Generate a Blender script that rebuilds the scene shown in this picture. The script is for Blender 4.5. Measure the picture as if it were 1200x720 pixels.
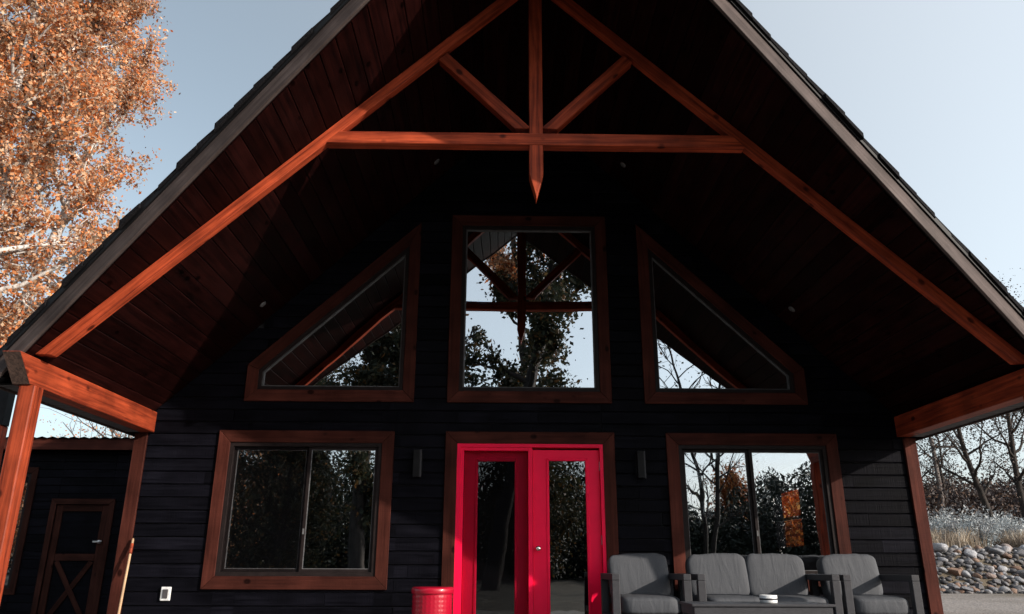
import bpy, bmesh, math, random
import numpy as np
from mathutils import Matrix, Vector
R = math.radians
for o in list(bpy.data.objects): bpy.data.objects.remove(o)
scn = bpy.context.scene
COL = scn.collection

# ------------------------------------------------------------------ camera
YAW, PITCH, ROLL = R(-.834), R(18.587), R(.22)
cf, sf = math.cos(YAW), math.sin(YAW)
fwd = Vector((-sf*math.cos(PITCH), cf*math.cos(PITCH), math.sin(PITCH)))
rgt = Vector((cf, sf, 0)); upv = rgt.cross(fwd)
r2 = rgt*math.cos(ROLL)+upv*math.sin(ROLL); u2 = upv*math.cos(ROLL)-rgt*math.sin(ROLL)
cam = bpy.data.objects.new('camera', bpy.data.cameras.new('camera'))
COL.objects.link(cam); scn.camera = cam
cam.matrix_world = Matrix(((r2.x, u2.x, -fwd.x, -.315), (r2.y, u2.y, -fwd.y, -8.8), (r2.z, u2.z, -fwd.z, .777), (0, 0, 0, 1)))
cam.data.sensor_width = 36; cam.data.lens = 902.9/1200*36
cam.data.clip_start = .05; cam.data.clip_end = 3000

# ------------------------------------------------------------------ sky and sun
SUN_AZ, SUN_EL = 32.0, 20.5        # degrees in front of the wall's own plane, from the right; height
w = bpy.data.worlds.new('World'); scn.world = w; w.use_nodes = True
wn, wl = w.node_tree.nodes, w.node_tree.links
sky = wn.new('ShaderNodeTexSky'); sky.sky_type = 'NISHITA'; sky.sun_disc = False
sky.sun_elevation = R(SUN_EL); sky.sun_rotation = R(90+SUN_AZ)
sky.altitude = 100; sky.air_density = 1.2; sky.dust_density = 2.0; sky.ozone_density = 4.0
hs = wn.new('ShaderNodeHueSaturation'); hs.inputs['Saturation'].default_value = .52; hs.inputs['Hue'].default_value = .48
wl.new(sky.outputs[0], hs.inputs['Color'])
# thin high haze scatters sunlight forward: the whole sky whitens gradually towards the sun's side
sun_v = (math.cos(R(SUN_AZ))*math.cos(R(SUN_EL)), -math.sin(R(SUN_AZ))*math.cos(R(SUN_EL)), math.sin(R(SUN_EL)))
wtc = wn.new('ShaderNodeTexCoord'); dot = wn.new('ShaderNodeVectorMath'); dot.operation = 'DOT_PRODUCT'; dot.inputs[1].default_value = sun_v
wl.new(wtc.outputs['Generated'], dot.inputs[0])
hmr = wn.new('ShaderNodeMapRange'); hmr.interpolation_type = 'SMOOTHSTEP'; hmr.inputs[1].default_value = -.55; hmr.inputs[2].default_value = .42; wl.new(dot.outputs['Value'], hmr.inputs[0])
hmx = wn.new('ShaderNodeMix'); hmx.data_type = 'RGBA'; hmx.blend_type = 'ADD'; hmx.inputs[0].default_value = 1
hcl = wn.new('ShaderNodeMix'); hcl.data_type = 'RGBA'; hcl.inputs[6].default_value = (0, 0, 0, 1); hcl.inputs[7].default_value = (2.05, 2.05, 2.04, 1); wl.new(hmr.outputs[0], hcl.inputs[0])
wl.new(hs.outputs[0], hmx.inputs[6]); wl.new(hcl.outputs[2], hmx.inputs[7]); wl.new(hmx.outputs[2], wn['Background'].inputs[0])
wn['Background'].inputs[1].default_value = .15
sl = bpy.data.lights.new('sun', 'SUN'); sl.energy = 5.0; sl.angle = R(.5); sl.color = (1, .9, .78)
sun = bpy.data.objects.new('sun', sl); COL.objects.link(sun)
sdir = Vector((math.cos(R(SUN_AZ))*math.cos(R(SUN_EL)), -math.sin(R(SUN_AZ))*math.cos(R(SUN_EL)), math.sin(R(SUN_EL))))
sun.rotation_euler = sdir.to_track_quat('Z', 'Y').to_euler()
sun.location = (30, -10, 20)
vs = scn.view_settings; vs.view_transform = 'Standard'; vs.look = 'None'; vs.exposure = .4; vs.gamma = 1; vs.use_curve_mapping = False
scn.render.resolution_x = 1024; scn.render.resolution_y = 614

# ------------------------------------------------------------------ materials
def newmat(name):
    m = bpy.data.materials.new(name); m.use_nodes = True
    n = m.node_tree.nodes; p = n['Principled BSDF']
    return m, n, m.node_tree.links, p
def node(n, t, **kw):
    x = n.new(t)
    for k, v in kw.items(): setattr(x, k, v)
    return x
def ramp(n, stops):
    r = n.new('ShaderNodeValToRGB'); e = r.color_ramp.elements
    while len(e) < len(stops): e.new(.5)
    for q, (p, c) in zip(e, stops): q.position = p; q.color = (*c, 1)
    return r
def wood(name, dark, light, axis=0, rough=.55, knots=True, bump=.25, vary=.25, spec=.3, gscale=1.0, sawn=0):
    """Stained timber: grain drawn out along one local axis, knots, board to board variation."""
    m, n, l, p = newmat(name)
    tc = n.new('ShaderNodeTexCoord'); oi = n.new('ShaderNodeObjectInfo')
    off = node(n, 'ShaderNodeVectorMath', operation='SCALE'); off.inputs[0].default_value = (17, 31, 23)
    l.new(oi.outputs['Random'], off.inputs['Scale'])
    add = node(n, 'ShaderNodeVectorMath', operation='ADD'); l.new(tc.outputs['Object'], add.inputs[0]); l.new(off.outputs[0], add.inputs[1])
    mp = n.new('ShaderNodeMapping'); s = [30*gscale]*3; s[axis] = 1.3*gscale; mp.inputs['Scale'].default_value = s
    l.new(add.outputs[0], mp.inputs[0])
    nz = n.new('ShaderNodeTexNoise'); nz.inputs['Scale'].default_value = 1; nz.inputs['Detail'].default_value = 6; nz.inputs['Roughness'].default_value = .65; nz.inputs['Distortion'].default_value = .6
    l.new(mp.outputs[0], nz.inputs['Vector'])
    rp = ramp(n, [(.34, dark), (.62, light)]); l.new(nz.outputs[0], rp.inputs[0])
    col = rp.outputs[0]
    # blotchy stain
    nb = n.new('ShaderNodeTexNoise'); nb.inputs['Scale'].default_value = 3.2; nb.inputs['Detail'].default_value = 4; l.new(add.outputs[0], nb.inputs['Vector'])
    rb = ramp(n, [(.32, (.62,)*3), (.68, (1.12,)*3)]); l.new(nb.outputs[0], rb.inputs[0])
    mx = node(n, 'ShaderNodeMix', data_type='RGBA', blend_type='MULTIPLY'); mx.inputs[0].default_value = 1
    l.new(col, mx.inputs[6]); l.new(rb.outputs[0], mx.inputs[7]); col = mx.outputs[2]
    mr = n.new('ShaderNodeMapRange'); mr.inputs[3].default_value = 1-vary; mr.inputs[4].default_value = 1+vary
    l.new(oi.outputs['Random'], mr.inputs[0])
    mv = node(n, 'ShaderNodeMix', data_type='RGBA', blend_type='MULTIPLY'); mv.inputs[0].default_value = 1
    cc = n.new('ShaderNodeCombineColor')
    for i in range(3): l.new(mr.outputs[0], cc.inputs[i])
    l.new(col, mv.inputs[6]); l.new(cc.outputs[0], mv.inputs[7]); col = mv.outputs[2]
    if knots:
        mk = n.new('ShaderNodeMapping'); s = [5.2]*3; s[axis] = 3.4; mk.inputs['Scale'].default_value = s; l.new(add.outputs[0], mk.inputs[0])
        vo = n.new('ShaderNodeTexVoronoi'); vo.inputs['Scale'].default_value = 1.0; l.new(mk.outputs[0], vo.inputs['Vector'])
        rk = ramp(n, [(.10, (.10, .07, .07)), (.17, (1, 1, 1))]); l.new(vo.outputs['Distance'], rk.inputs[0])
        mm = node(n, 'ShaderNodeMix', data_type='RGBA', blend_type='MULTIPLY'); mm.inputs[0].default_value = .85
        l.new(col, mm.inputs[6]); l.new(rk.outputs[0], mm.inputs[7]); col = mm.outputs[2]
    l.new(col, p.inputs['Base Color']); p.inputs['Roughness'].default_value = rough; p.inputs['Specular IOR Level'].default_value = spec
    bp = n.new('ShaderNodeBump'); bp.inputs['Strength'].default_value = bump; bp.inputs['Distance'].default_value = .01
    h = nz.outputs[0]
    if sawn:       # band-saw marks across the board
        ms = n.new('ShaderNodeMapping'); s = [1.5]*3; s[axis] = 95; ms.inputs['Scale'].default_value = s; l.new(add.outputs[0], ms.inputs[0])
        ns = n.new('ShaderNodeTexNoise'); ns.inputs['Scale'].default_value = 1; ns.inputs['Detail'].default_value = 2; l.new(ms.outputs[0], ns.inputs['Vector'])
        ad = node(n, 'ShaderNodeMath', operation='MULTIPLY_ADD'); ad.inputs[1].default_value = sawn; l.new(ns.outputs[0], ad.inputs[0]); l.new(h, ad.inputs[2]); h = ad.outputs[0]
    l.new(h, bp.inputs['Height']); l.new(bp.outputs[0], p.inputs['Normal'])
    return m
def plain(name, col, rough=.5, metal=0, spec=.5, nscale=12, namp=.25, bump=.08, coat=0):
    m, n, l, p = newmat(name)
    tc = n.new('ShaderNodeTexCoord'); nz = n.new('ShaderNodeTexNoise'); nz.inputs['Scale'].default_value = nscale; nz.inputs['Detail'].default_value = 5
    l.new(tc.outputs['Object'], nz.inputs['Vector'])
    a = tuple(c*(1-namp) for c in col); b = tuple(min(1, c*(1+namp)) for c in col)
    rp = ramp(n, [(.3, a), (.7, b)]); l.new(nz.outputs[0], rp.inputs[0]); l.new(rp.outputs[0], p.inputs['Base Color'])
    p.inputs['Roughness'].default_value = rough; p.inputs['Metallic'].default_value = metal; p.inputs['Specular IOR Level'].default_value = spec
    p.inputs['Coat Weight'].default_value = coat
    if bump:
        bp = n.new('ShaderNodeBump'); bp.inputs['Strength'].default_value = bump; bp.inputs['Distance'].default_value = .01
        l.new(nz.outputs[0], bp.inputs['Height']); l.new(bp.outputs[0], p.inputs['Normal'])
    return m
def glass_mat(name, refl=.4, tint=(.42, .44, .46), wave=.02, wscale=1.6):
    m = bpy.data.materials.new(name); m.use_nodes = True; n = m.node_tree.nodes; l = m.node_tree.links; n.clear()
    out = n.new('ShaderNodeOutputMaterial'); mix = n.new('ShaderNodeMixShader'); g = n.new('ShaderNodeBsdfGlossy'); t = n.new('ShaderNodeBsdfTransparent')
    g.inputs['Roughness'].default_value = 0.0; g.inputs['Color'].default_value = (.92, .96, 1, 1); t.inputs[0].default_value = (*tint, 1)
    tc = n.new('ShaderNodeTexCoord'); nz = n.new('ShaderNodeTexNoise'); nz.inputs['Scale'].default_value = wscale; nz.inputs['Detail'].default_value = 1.5
    l.new(tc.outputs['Object'], nz.inputs['Vector'])
    bp = n.new('ShaderNodeBump'); bp.inputs['Strength'].default_value = wave; bp.inputs['Distance'].default_value = 1
    l.new(nz.outputs[0], bp.inputs['Height']); l.new(bp.outputs[0], g.inputs['Normal'])
    lw = n.new('ShaderNodeLayerWeight'); lw.inputs[0].default_value = .5      # same from both faces of the pane
    pw = node(n, 'ShaderNodeMath', operation='POWER'); pw.inputs[1].default_value = 5; l.new(lw.outputs['Facing'], pw.inputs[0])
    fr = node(n, 'ShaderNodeMath', operation='MULTIPLY_ADD'); fr.inputs[1].default_value = .9; fr.inputs[2].default_value = .04; l.new(pw.outputs[0], fr.inputs[0])
    ma = node(n, 'ShaderNodeMath', operation='ADD', use_clamp=True); ma.inputs[1].default_value = refl; l.new(fr.outputs[0], ma.inputs[0])
    l.new(ma.outputs[0], mix.inputs[0]); l.new(t.outputs[0], mix.inputs[1]); l.new(g.outputs[0], mix.inputs[2]); l.new(mix.outputs[0], out.inputs[0])
    return m
def leaf_mat(name, stops, trans=.35, rough=.55):
    m = bpy.data.materials.new(name); m.use_nodes = True; n = m.node_tree.nodes; l = m.node_tree.links; p = n['Principled BSDF']; out = n['Material Output']
    ge = n.new('ShaderNodeNewGeometry'); rp = ramp(n, stops); l.new(ge.outputs['Random Per Island'], rp.inputs[0])
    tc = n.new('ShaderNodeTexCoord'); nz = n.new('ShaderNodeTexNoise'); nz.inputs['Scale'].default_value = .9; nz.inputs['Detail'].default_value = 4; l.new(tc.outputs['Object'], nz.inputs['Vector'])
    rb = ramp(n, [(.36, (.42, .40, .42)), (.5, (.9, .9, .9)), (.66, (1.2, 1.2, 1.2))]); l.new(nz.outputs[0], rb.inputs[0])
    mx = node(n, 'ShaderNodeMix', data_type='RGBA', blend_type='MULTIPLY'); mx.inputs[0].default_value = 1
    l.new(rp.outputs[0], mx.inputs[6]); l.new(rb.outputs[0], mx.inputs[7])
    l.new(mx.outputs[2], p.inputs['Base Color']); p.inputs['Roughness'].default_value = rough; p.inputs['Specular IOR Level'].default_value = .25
    tr = n.new('ShaderNodeBsdfTranslucent'); l.new(mx.outputs[2], tr.inputs[0]); ms = n.new('ShaderNodeMixShader'); ms.inputs[0].default_value = trans
    l.new(p.outputs[0], ms.inputs[1]); l.new(tr.outputs[0], ms.inputs[2]); l.new(ms.outputs[0], out.inputs[0])
    return m

MT = {}
MT['cedar'] = wood('cedar_stain', (.13, .017, .007), (.40, .064, .023), 0, rough=.55, bump=.4, spec=.2)
MT['cedar_upright'] = wood('cedar_stain_upright', (.13, .017, .007), (.40, .064, .023), 2, rough=.55, bump=.4, spec=.2)
MT['trim'] = wood('trim_stain', (.040, .0108, .008), (.072, .0205, .0145), 0, rough=.6, bump=.3, sawn=.5, spec=.06)
MT['trim_dark'] = wood('dark_stain', (.02, .0075, .006), (.042, .015, .011), 0, spec=.04)
MT['endgrain'] = wood('end_grain', (.05, .035, .03), (.16, .10, .08), 2, rough=.8, knots=False, gscale=1.6)
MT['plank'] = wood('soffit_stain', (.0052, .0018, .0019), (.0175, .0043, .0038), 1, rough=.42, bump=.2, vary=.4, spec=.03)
MT['fascia'] = wood('fascia_stain', (.045, .033, .031), (.088, .068, .064), 0, spec=.08, rough=.6, bump=.35, knots=False)
MT['siding'] = wood('black_siding', (.0018, .0018, .0032), (.0055, .0054, .0085), 0, rough=.5, bump=.35, knots=False, vary=.35, sawn=.8, spec=.035)
MT['wallcore'] = plain('wall_sheathing', (.006, .006, .008), .8, bump=0)
MT['inside'] = plain('plaster', (.035, .033, .032), .85)
MT['floorwood'] = wood('floor_wood', (.12, .07, .04), (.2, .12, .07), 1)
MT['shingle'] = plain('asphalt_shingle', (.010, .0095, .011), .95, spec=.08, nscale=60, namp=.5, bump=.4)
MT['red'] = plain('red_paint', (.86, .004, .055), .45, spec=.18, nscale=5, namp=.06, bump=.02)
MT['redbin'] = plain('red_enamel', (.34, .003, .02), .35, spec=.3, nscale=5, namp=.05, bump=.0, coat=.4)
MT['vinyl'] = plain('dark_bronze_frame', (.014, .010, .010), .5, spec=.12)
MT['bead'] = plain('grey_bead', (.10, .10, .105), .5, spec=.15, bump=0)
MT['glass'] = glass_mat('window_glass', .30, (.98, .99, 1.0), .004, 1.1)
MT['gableglass'] = glass_mat('gable_glass', .5, (.3, .31, .33), .004, 1.1)
MT['doorglass'] = glass_mat('door_glass', .20, (.3, .31, .33), .002, 2.5)
MT['clear'] = glass_mat('clear_glass', .05, (.9, .9, .9), 0)
MT['metal'] = plain('brushed_metal', (.55, .55, .56), .35, metal=1, nscale=40, namp=.1)
MT['blackmetal'] = plain('black_metal', (.006, .006, .007), .55, spec=.15)
MT['knob'] = plain('nickel', (.75, .72, .66), .2, metal=1, bump=0)
MT['frame_grey'] = plain('charcoal_aluminium', (.035, .035, .04), .5, spec=.25, nscale=25, namp=.12)
MT['white'] = plain('white_plastic', (.62, .63, .64), .45)
MT['vinylsoffit'] = plain('grey_vinyl_soffit', (.06, .057, .063), .5, spec=.15)
MT['concrete'] = plain('patio_concrete', (.20, .185, .17), .9, nscale=9, namp=.22, bump=.15)
MT['bark_pale'] = wood('pale_bark', (.24, .21, .19), (.62, .58, .54), 2, rough=.9, knots=True, bump=.5, vary=.1, gscale=.25)
MT['bark_dark'] = wood('dark_bark', (.014, .011, .010), (.045, .036, .031), 2, rough=.9, knots=False, bump=.8, vary=.1, gscale=.4)
MT['bark_grey'] = wood('grey_bark', (.06, .05, .047), (.16, .14, .13), 2, rough=.9, knots=False, bump=.8, vary=.1, gscale=.4)
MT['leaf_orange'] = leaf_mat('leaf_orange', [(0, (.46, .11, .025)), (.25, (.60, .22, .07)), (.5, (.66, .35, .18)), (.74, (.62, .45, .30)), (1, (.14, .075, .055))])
MT['leaf_rust'] = leaf_mat('leaf_rust', [(0, (.25, .05, .02)), (.5, (.42, .14, .03)), (1, (.30, .16, .05))])
MT['leaf_backlit'] = leaf_mat('leaf_thin_orange', [(0, (.70, .16, .03)), (.6, (.78, .30, .07)), (1, (.75, .45, .15))], trans=.8)
MT['leaf_dark'] = leaf_mat('leaf_dark', [(0, (.02, .028, .018)), (.5, (.045, .05, .028)), (.85, (.08, .065, .03)), (1, (.22, .10, .03))])
MT['leaf_thicket'] = leaf_mat('leaf_thicket', [(0, (.018, .014, .016)), (.5, (.045, .032, .030)), (.85, (.08, .052, .04)), (1, (.11, .06, .035))], trans=.15)
MT['leaf_silver'] = leaf_mat('leaf_silver', [(0, (.26, .29, .30)), (.6, (.40, .44, .46)), (1, (.54, .55, .54))], trans=.2)
MT['needle'] = leaf_mat('needle', [(0, (.008, .012, .009)), (.7, (.02, .027, .018)), (1, (.035, .04, .025))], trans=.1)
MT['grass'] = leaf_mat('dry_grass', [(0, (.27, .21, .14)), (.5, (.42, .34, .25)), (1, (.52, .46, .38))], trans=.25)

def cushion_mat():
    m, n, l, p = newmat('grey_cushion_fabric')
    tc = n.new('ShaderNodeTexCoord'); oi = n.new('ShaderNodeObjectInfo')
    off = node(n, 'ShaderNodeVectorMath', operation='SCALE'); off.inputs[0].default_value = (7, 5, 3); l.new(oi.outputs['Random'], off.inputs['Scale'])
    add = node(n, 'ShaderNodeVectorMath', operation='ADD'); l.new(tc.outputs['Object'], add.inputs[0]); l.new(off.outputs[0], add.inputs[1])
    mp = n.new('ShaderNodeMapping'); mp.inputs['Scale'].default_value = (13, 3.5, 3.5); l.new(add.outputs[0], mp.inputs[0])
    nz = n.new('ShaderNodeTexNoise'); nz.inputs['Scale'].default_value = 1; nz.inputs['Detail'].default_value = 3; nz.inputs['Distortion'].default_value = .8; l.new(mp.outputs[0], nz.inputs['Vector'])
    wv = n.new('ShaderNodeTexNoise'); wv.inputs['Scale'].default_value = 350; l.new(tc.outputs['Object'], wv.inputs['Vector'])
    rp = ramp(n, [(.3, (.044, .047, .054)), (.7, (.074, .078, .088))]); l.new(wv.outputs[0], rp.inputs[0]); l.new(rp.outputs[0], p.inputs['Base Color'])
    p.inputs['Roughness'].default_value = .7; p.inputs['Specular IOR Level'].default_value = .2
    b1 = n.new('ShaderNodeBump'); b1.inputs['Strength'].default_value = .4; b1.inputs['Distance'].default_value = .02; l.new(nz.outputs[0], b1.inputs['Height'])
    l.new(b1.outputs[0], p.inputs['Normal'])
    return m
MT['cushion'] = cushion_mat()
def stone_mat():
    m, n, l, p = newmat('river_stone')
    oi = n.new('ShaderNodeObjectInfo'); tc = n.new('ShaderNodeTexCoord')
    rp = ramp(n, [(0, (.045, .043, .047)), (.3, (.10, .098, .105)), (.55, (.17, .172, .185)), (.74, (.30, .30, .315)), (.84, (.15, .085, .055)), (1, (.19, .12, .085))]); l.new(oi.outputs['Random'], rp.inputs[0])
    nz = n.new('ShaderNodeTexNoise'); nz.inputs['Scale'].default_value = 7; nz.inputs['Detail'].default_value = 8; l.new(tc.outputs['Object'], nz.inputs['Vector'])
    rb = ramp(n, [(.3, (.55,)*3), (.7, (1.25,)*3)]); l.new(nz.outputs[0], rb.inputs[0])
    mx = node(n, 'ShaderNodeMix', data_type='RGBA', blend_type='MULTIPLY'); mx.inputs[0].default_value = 1
    l.new(rp.outputs[0], mx.inputs[6]); l.new(rb.outputs[0], mx.inputs[7]); l.new(mx.outputs[2], p.inputs['Base Color']); p.inputs['Roughness'].default_value = .75
    bp = n.new('ShaderNodeBump'); bp.inputs['Strength'].default_value = .5; bp.inputs['Distance'].default_value = .03; l.new(nz.outputs[0], bp.inputs['Height']); l.new(bp.outputs[0], p.inputs['Normal'])
    return m
MT['stone'] = stone_mat()
def ground_mat():
    m, n, l, p = newmat('gravel_and_dry_turf')
    tc = n.new('ShaderNodeTexCoord'); se = n.new('ShaderNodeSeparateXYZ'); l.new(tc.outputs['Object'], se.inputs[0])
    vo = n.new('ShaderNodeTexVoronoi'); vo.inputs['Scale'].default_value = 22; l.new(tc.outputs['Object'], vo.inputs['Vector'])
    nz = n.new('ShaderNodeTexNoise'); nz.inputs['Scale'].default_value = 1.1; nz.inputs['Detail'].default_value = 8; l.new(tc.outputs['Object'], nz.inputs['Vector'])
    a = ramp(n, [(0, (.10, .088, .082)), (1, (.27, .24, .22))]); l.new(vo.outputs['Color'], a.inputs[0])
    b = ramp(n, [(.3, (.05, .04, .028)), (.7, (.11, .085, .055))]); l.new(nz.outputs[0], b.inputs[0])
    nb = n.new('ShaderNodeTexNoise'); nb.inputs['Scale'].default_value = .25; nb.inputs['Detail'].default_value = 4; l.new(tc.outputs['Object'], nb.inputs['Vector'])
    ad = node(n, 'ShaderNodeMath', operation='MULTIPLY_ADD'); ad.inputs[1].default_value = 1.6; l.new(se.outputs['Z'], ad.inputs[0]); l.new(nb.outputs[0], ad.inputs[2])
    mr = ramp(n, [(.52, (0, 0, 0)), (.75, (1, 1, 1))]); l.new(ad.outputs[0], mr.inputs[0])
    mx = node(n, 'ShaderNodeMix', data_type='RGBA'); l.new(mr.outputs[0], mx.inputs[0]); l.new(a.outputs[0], mx.inputs[6]); l.new(b.outputs[0], mx.inputs[7])
    # the unseen front yard is made dark turf to cut bounce into the porch, the gravel drive lies to the right and behind
    yd = node(n, 'ShaderNodeMath', operation='MULTIPLY_ADD'); yd.inputs[1].default_value = 2.0; l.new(nb.outputs[0], yd.inputs[0]); l.new(se.outputs['Y'], yd.inputs[2])
    yr = node(n, 'ShaderNodeMapRange'); yr.inputs[1].default_value = -1; yr.inputs[2].default_value = 2.5; l.new(yd.outputs[0], yr.inputs[0])
    tf = ramp(n, [(.3, (.030, .026, .018)), (.7, (.075, .062, .040))]); l.new(nz.outputs[0], tf.inputs[0])
    my = node(n, 'ShaderNodeMix', data_type='RGBA'); l.new(yr.outputs[0], my.inputs[0]); l.new(tf.outputs[0], my.inputs[6]); l.new(mx.outputs[2], my.inputs[7]); mx = my
    l.new(mx.outputs[2], p.inputs['Base Color']); p.inputs['Roughness'].default_value = .95
    bp = n.new('ShaderNodeBump'); bp.inputs['Strength'].default_value = .6; bp.inputs['Distance'].default_value = .02; l.new(vo.outputs['Distance'], bp.inputs['Height']); l.new(bp.outputs[0], p.inputs['Normal'])
    return m
MT['ground'] = ground_mat()

# ------------------------------------------------------------------ mesh helpers
def link(name, me, mat, parent=None, mtx=None, smooth=False):
    o = bpy.data.objects.new(name, me); COL.objects.link(o)
    if mat is not None and not me.materials: me.materials.append(MT[mat] if isinstance(mat, str) else mat)
    if parent: o.parent = parent
    if mtx is not None: o.matrix_basis = mtx
    if smooth: me.polygons.foreach_set('use_smooth', [True]*len(me.polygons))
    return o
def mesh(name, v, f, mat, parent=None, mtx=None, smooth=False):
    me = bpy.data.meshes.new(name); me.from_pydata([tuple(x) for x in v], [], f); me.update()
    return link(name, me, mat, parent, mtx, smooth)
def thing(name, label, cat, loc=(0, 0, 0), rz=0, group=None):
    o = bpy.data.objects.new(name, None); COL.objects.link(o); o.location = loc; o.rotation_euler = (0, 0, rz); o.empty_display_size = .2
    return tag(o, label, cat, group)
def tag(o, label=None, cat=None, group=None, kind=None):
    for k, v in (('label', label), ('category', cat), ('group', group), ('kind', kind)):
        if v: o[k] = v
    return o
def bevel(o, wd=.004, seg=1):
    b = o.modifiers.new('bevel', 'BEVEL'); b.width = wd; b.segments = seg; b.limit_method = 'ANGLE'; b.angle_limit = R(40); return o
BOXF = [(0, 1, 3, 2), (4, 6, 7, 5), (0, 4, 5, 1), (2, 3, 7, 6), (0, 2, 6, 4), (1, 5, 7, 3)]
def timber(name, a, b, wd, h, mat, parent, up=(0, 0, 1), c0=(0, 0), c1=(0, 0), bev=.004):
    """Board from a to b (centre line). wd across local y, h along local z; c0/c1 slope the end cuts."""
    a, b = Vector(a), Vector(b); x = (b-a).normalized(); up = Vector(up); y = up.cross(x).normalized(); z = x.cross(y); L = (b-a).length
    v = []
    for e in (0, 1):
        ky, kz = (c0, c1)[e]
        for yy in (-.5, .5):
            for zz in (-.5, .5):
                v.append(((-.5+e)*L + ky*yy*wd + kz*zz*h, yy*wd, zz*h))
    c = (a+b)/2
    o = mesh(name, v, BOXF, mat, parent, Matrix(((x.x, y.x, z.x, c.x), (x.y, y.y, z.y, c.y), (x.z, y.z, z.z, c.z), (0, 0, 0, 1))))
    if bev: bevel(o, bev)
    return o
def box(name, lo, hi, mat, parent=None, bev=0):
    c = [(a+b)/2 for a, b in zip(lo, hi)]; d = [(b-a)/2 for a, b in zip(lo, hi)]
    v = [(sx*d[0], sy*d[1], sz*d[2]) for sx in (-1, 1) for sy in (-1, 1) for sz in (-1, 1)]
    o = mesh(name, v, BOXF, mat, parent, Matrix.Translation(c))
    if bev: bevel(o, bev, 2)
    return o
def prism_xz(name, poly, y0, y1, mat, parent=None, bev=0):
    """Polygon in the x-z plane, front face at y0 (nearer the camera), back at y1."""
    n = len(poly); cx = sum(p[0] for p in poly)/n; cz = sum(p[1] for p in poly)/n
    ar = sum(poly[i][0]*poly[(i+1) % n][1]-poly[(i+1) % n][0]*poly[i][1] for i in range(n))
    if ar < 0: poly = poly[::-1]
    v = [(p[0]-cx, y0, p[1]-cz) for p in poly]+[(p[0]-cx, y1, p[1]-cz) for p in poly]
    f = [tuple(range(n)), tuple(range(2*n-1, n-1, -1))]+[(i, i+n, (i+1) % n+n, (i+1) % n) for i in range(n)]
    o = mesh(name, v, f, mat, parent, Matrix.Translation((cx, 0, cz)))
    if bev: bevel(o, bev)
    return o
def lathe(name, prof, mat, parent=None, loc=(0, 0, 0), seg=24, axis='z', smooth=True):
    v, f = [], []
    for r, z in prof:
        for k in range(seg):
            a = 2*math.pi*k/seg; p = (r*math.cos(a), r*math.sin(a), z)
            v.append(p if axis == 'z' else (p[0], -p[2], p[1]))
    for i in range(len(prof)-1):
        for k in range(seg): f.append((i*seg+k, i*seg+(k+1) % seg, (i+1)*seg+(k+1) % seg, (i+1)*seg+k))
    f.append(tuple(range(seg))[::-1]); f.append(tuple((len(prof)-1)*seg+k for k in range(seg)))
    return mesh(name, v, f, mat, parent, Matrix.Translation(loc), smooth)
# convex polygon clipping in 2-D
def clip(poly, p, nrm):
    out = []
    for i in range(len(poly)):
        a, b = poly[i], poly[(i+1) % len(poly)]
        da = (a[0]-p[0])*nrm[0]+(a[1]-p[1])*nrm[1]; db = (b[0]-p[0])*nrm[0]+(b[1]-p[1])*nrm[1]
        if da >= -1e-9: out.append(a)
        if da*db < -1e-14:
            t = da/(da-db); out.append((a[0]+t*(b[0]-a[0]), a[1]+t*(b[1]-a[1])))
    q = []
    for c in out:
        if not q or abs(c[0]-q[-1][0])+abs(c[1]-q[-1][1]) > 1e-6: q.append(c)
    if len(q) > 1 and abs(q[0][0]-q[-1][0])+abs(q[0][1]-q[-1][1]) < 1e-6: q.pop()
    return q if len(q) > 2 else []
def edges_ccw(poly):
    n = len(poly); ar = sum(poly[i][0]*poly[(i+1) % n][1]-poly[(i+1) % n][0]*poly[i][1] for i in range(n))
    if ar < 0: poly = poly[::-1]
    e = [(poly[i], (-(poly[(i+1) % n][1]-poly[i][1]), poly[(i+1) % n][0]-poly[i][0])) for i in range(n)]   # inward normals
    return sorted(e, key=lambda q: abs(q[1][1])/(abs(q[1][0])+1e-9))          # upright edges first
def subtract(poly, hole):
    out, cur = [], poly
    for p, nr in edges_ccw(hole):
        o = clip(cur, p, (-nr[0], -nr[1]))
        if o: out.append(o)
        cur = clip(cur, p, nr)
        if not cur: return out
    return out
def area(p): return abs(sum(p[i][0]*p[(i+1) % len(p)][1]-p[(i+1) % len(p)][0]*p[i][1] for i in range(len(p))))/2

# ------------------------------------------------------------------ ground
YB = 15.2
def sstep(a, b, x):
    t = np.clip((x-a)/(b-a), 0, 1); return t*t*(3-2*t)
def bankline(x): return YB+.35*np.sin(x*.35)+.02*(x-14)
def gz(x, y):
    x = np.asarray(x, float); y = np.asarray(y, float)
    s = sstep(6.5, 9, x); d = y-bankline(x)
    z = s*(sstep(-.4, 1.5, d)*1.22+sstep(3, 45, d)*3.4) + s*sstep(-9, -.5, d)*.12
    z = z-.32*sstep(-5.2, -6.8, x)*0 - .32*(1-sstep(-7.0, -5.4, x))*sstep(.5, 3.5, y)
    return z - .03
xs = np.unique(np.concatenate([np.linspace(-400, -40, 12), np.linspace(-40, 6, 24), np.linspace(6, 45, 100), np.linspace(45, 400, 14)]))
ys = np.unique(np.concatenate([np.linspace(-400, -30, 14), np.linspace(-30, 8, 20), np.linspace(8, 24, 70), np.linspace(24, 75, 30), np.linspace(75, 400, 10)]))
X, Y = np.meshgrid(xs, ys); Z = gz(X, Y); nx, ny = len(xs), len(ys)
gf = [(j*nx+i, j*nx+i+1, (j+1)*nx+i+1, (j+1)*nx+i) for j in range(ny-1) for i in range(nx-1)]
tag(mesh('ground', np.stack([X, Y, Z], -1).reshape(-1, 3).tolist(), gf, 'ground', smooth=True), kind='structure')
tag(box('patio', (-5.6, -6.2, -.12), (6.2, -.03, .0), 'concrete', bev=.015), kind='structure')

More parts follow.
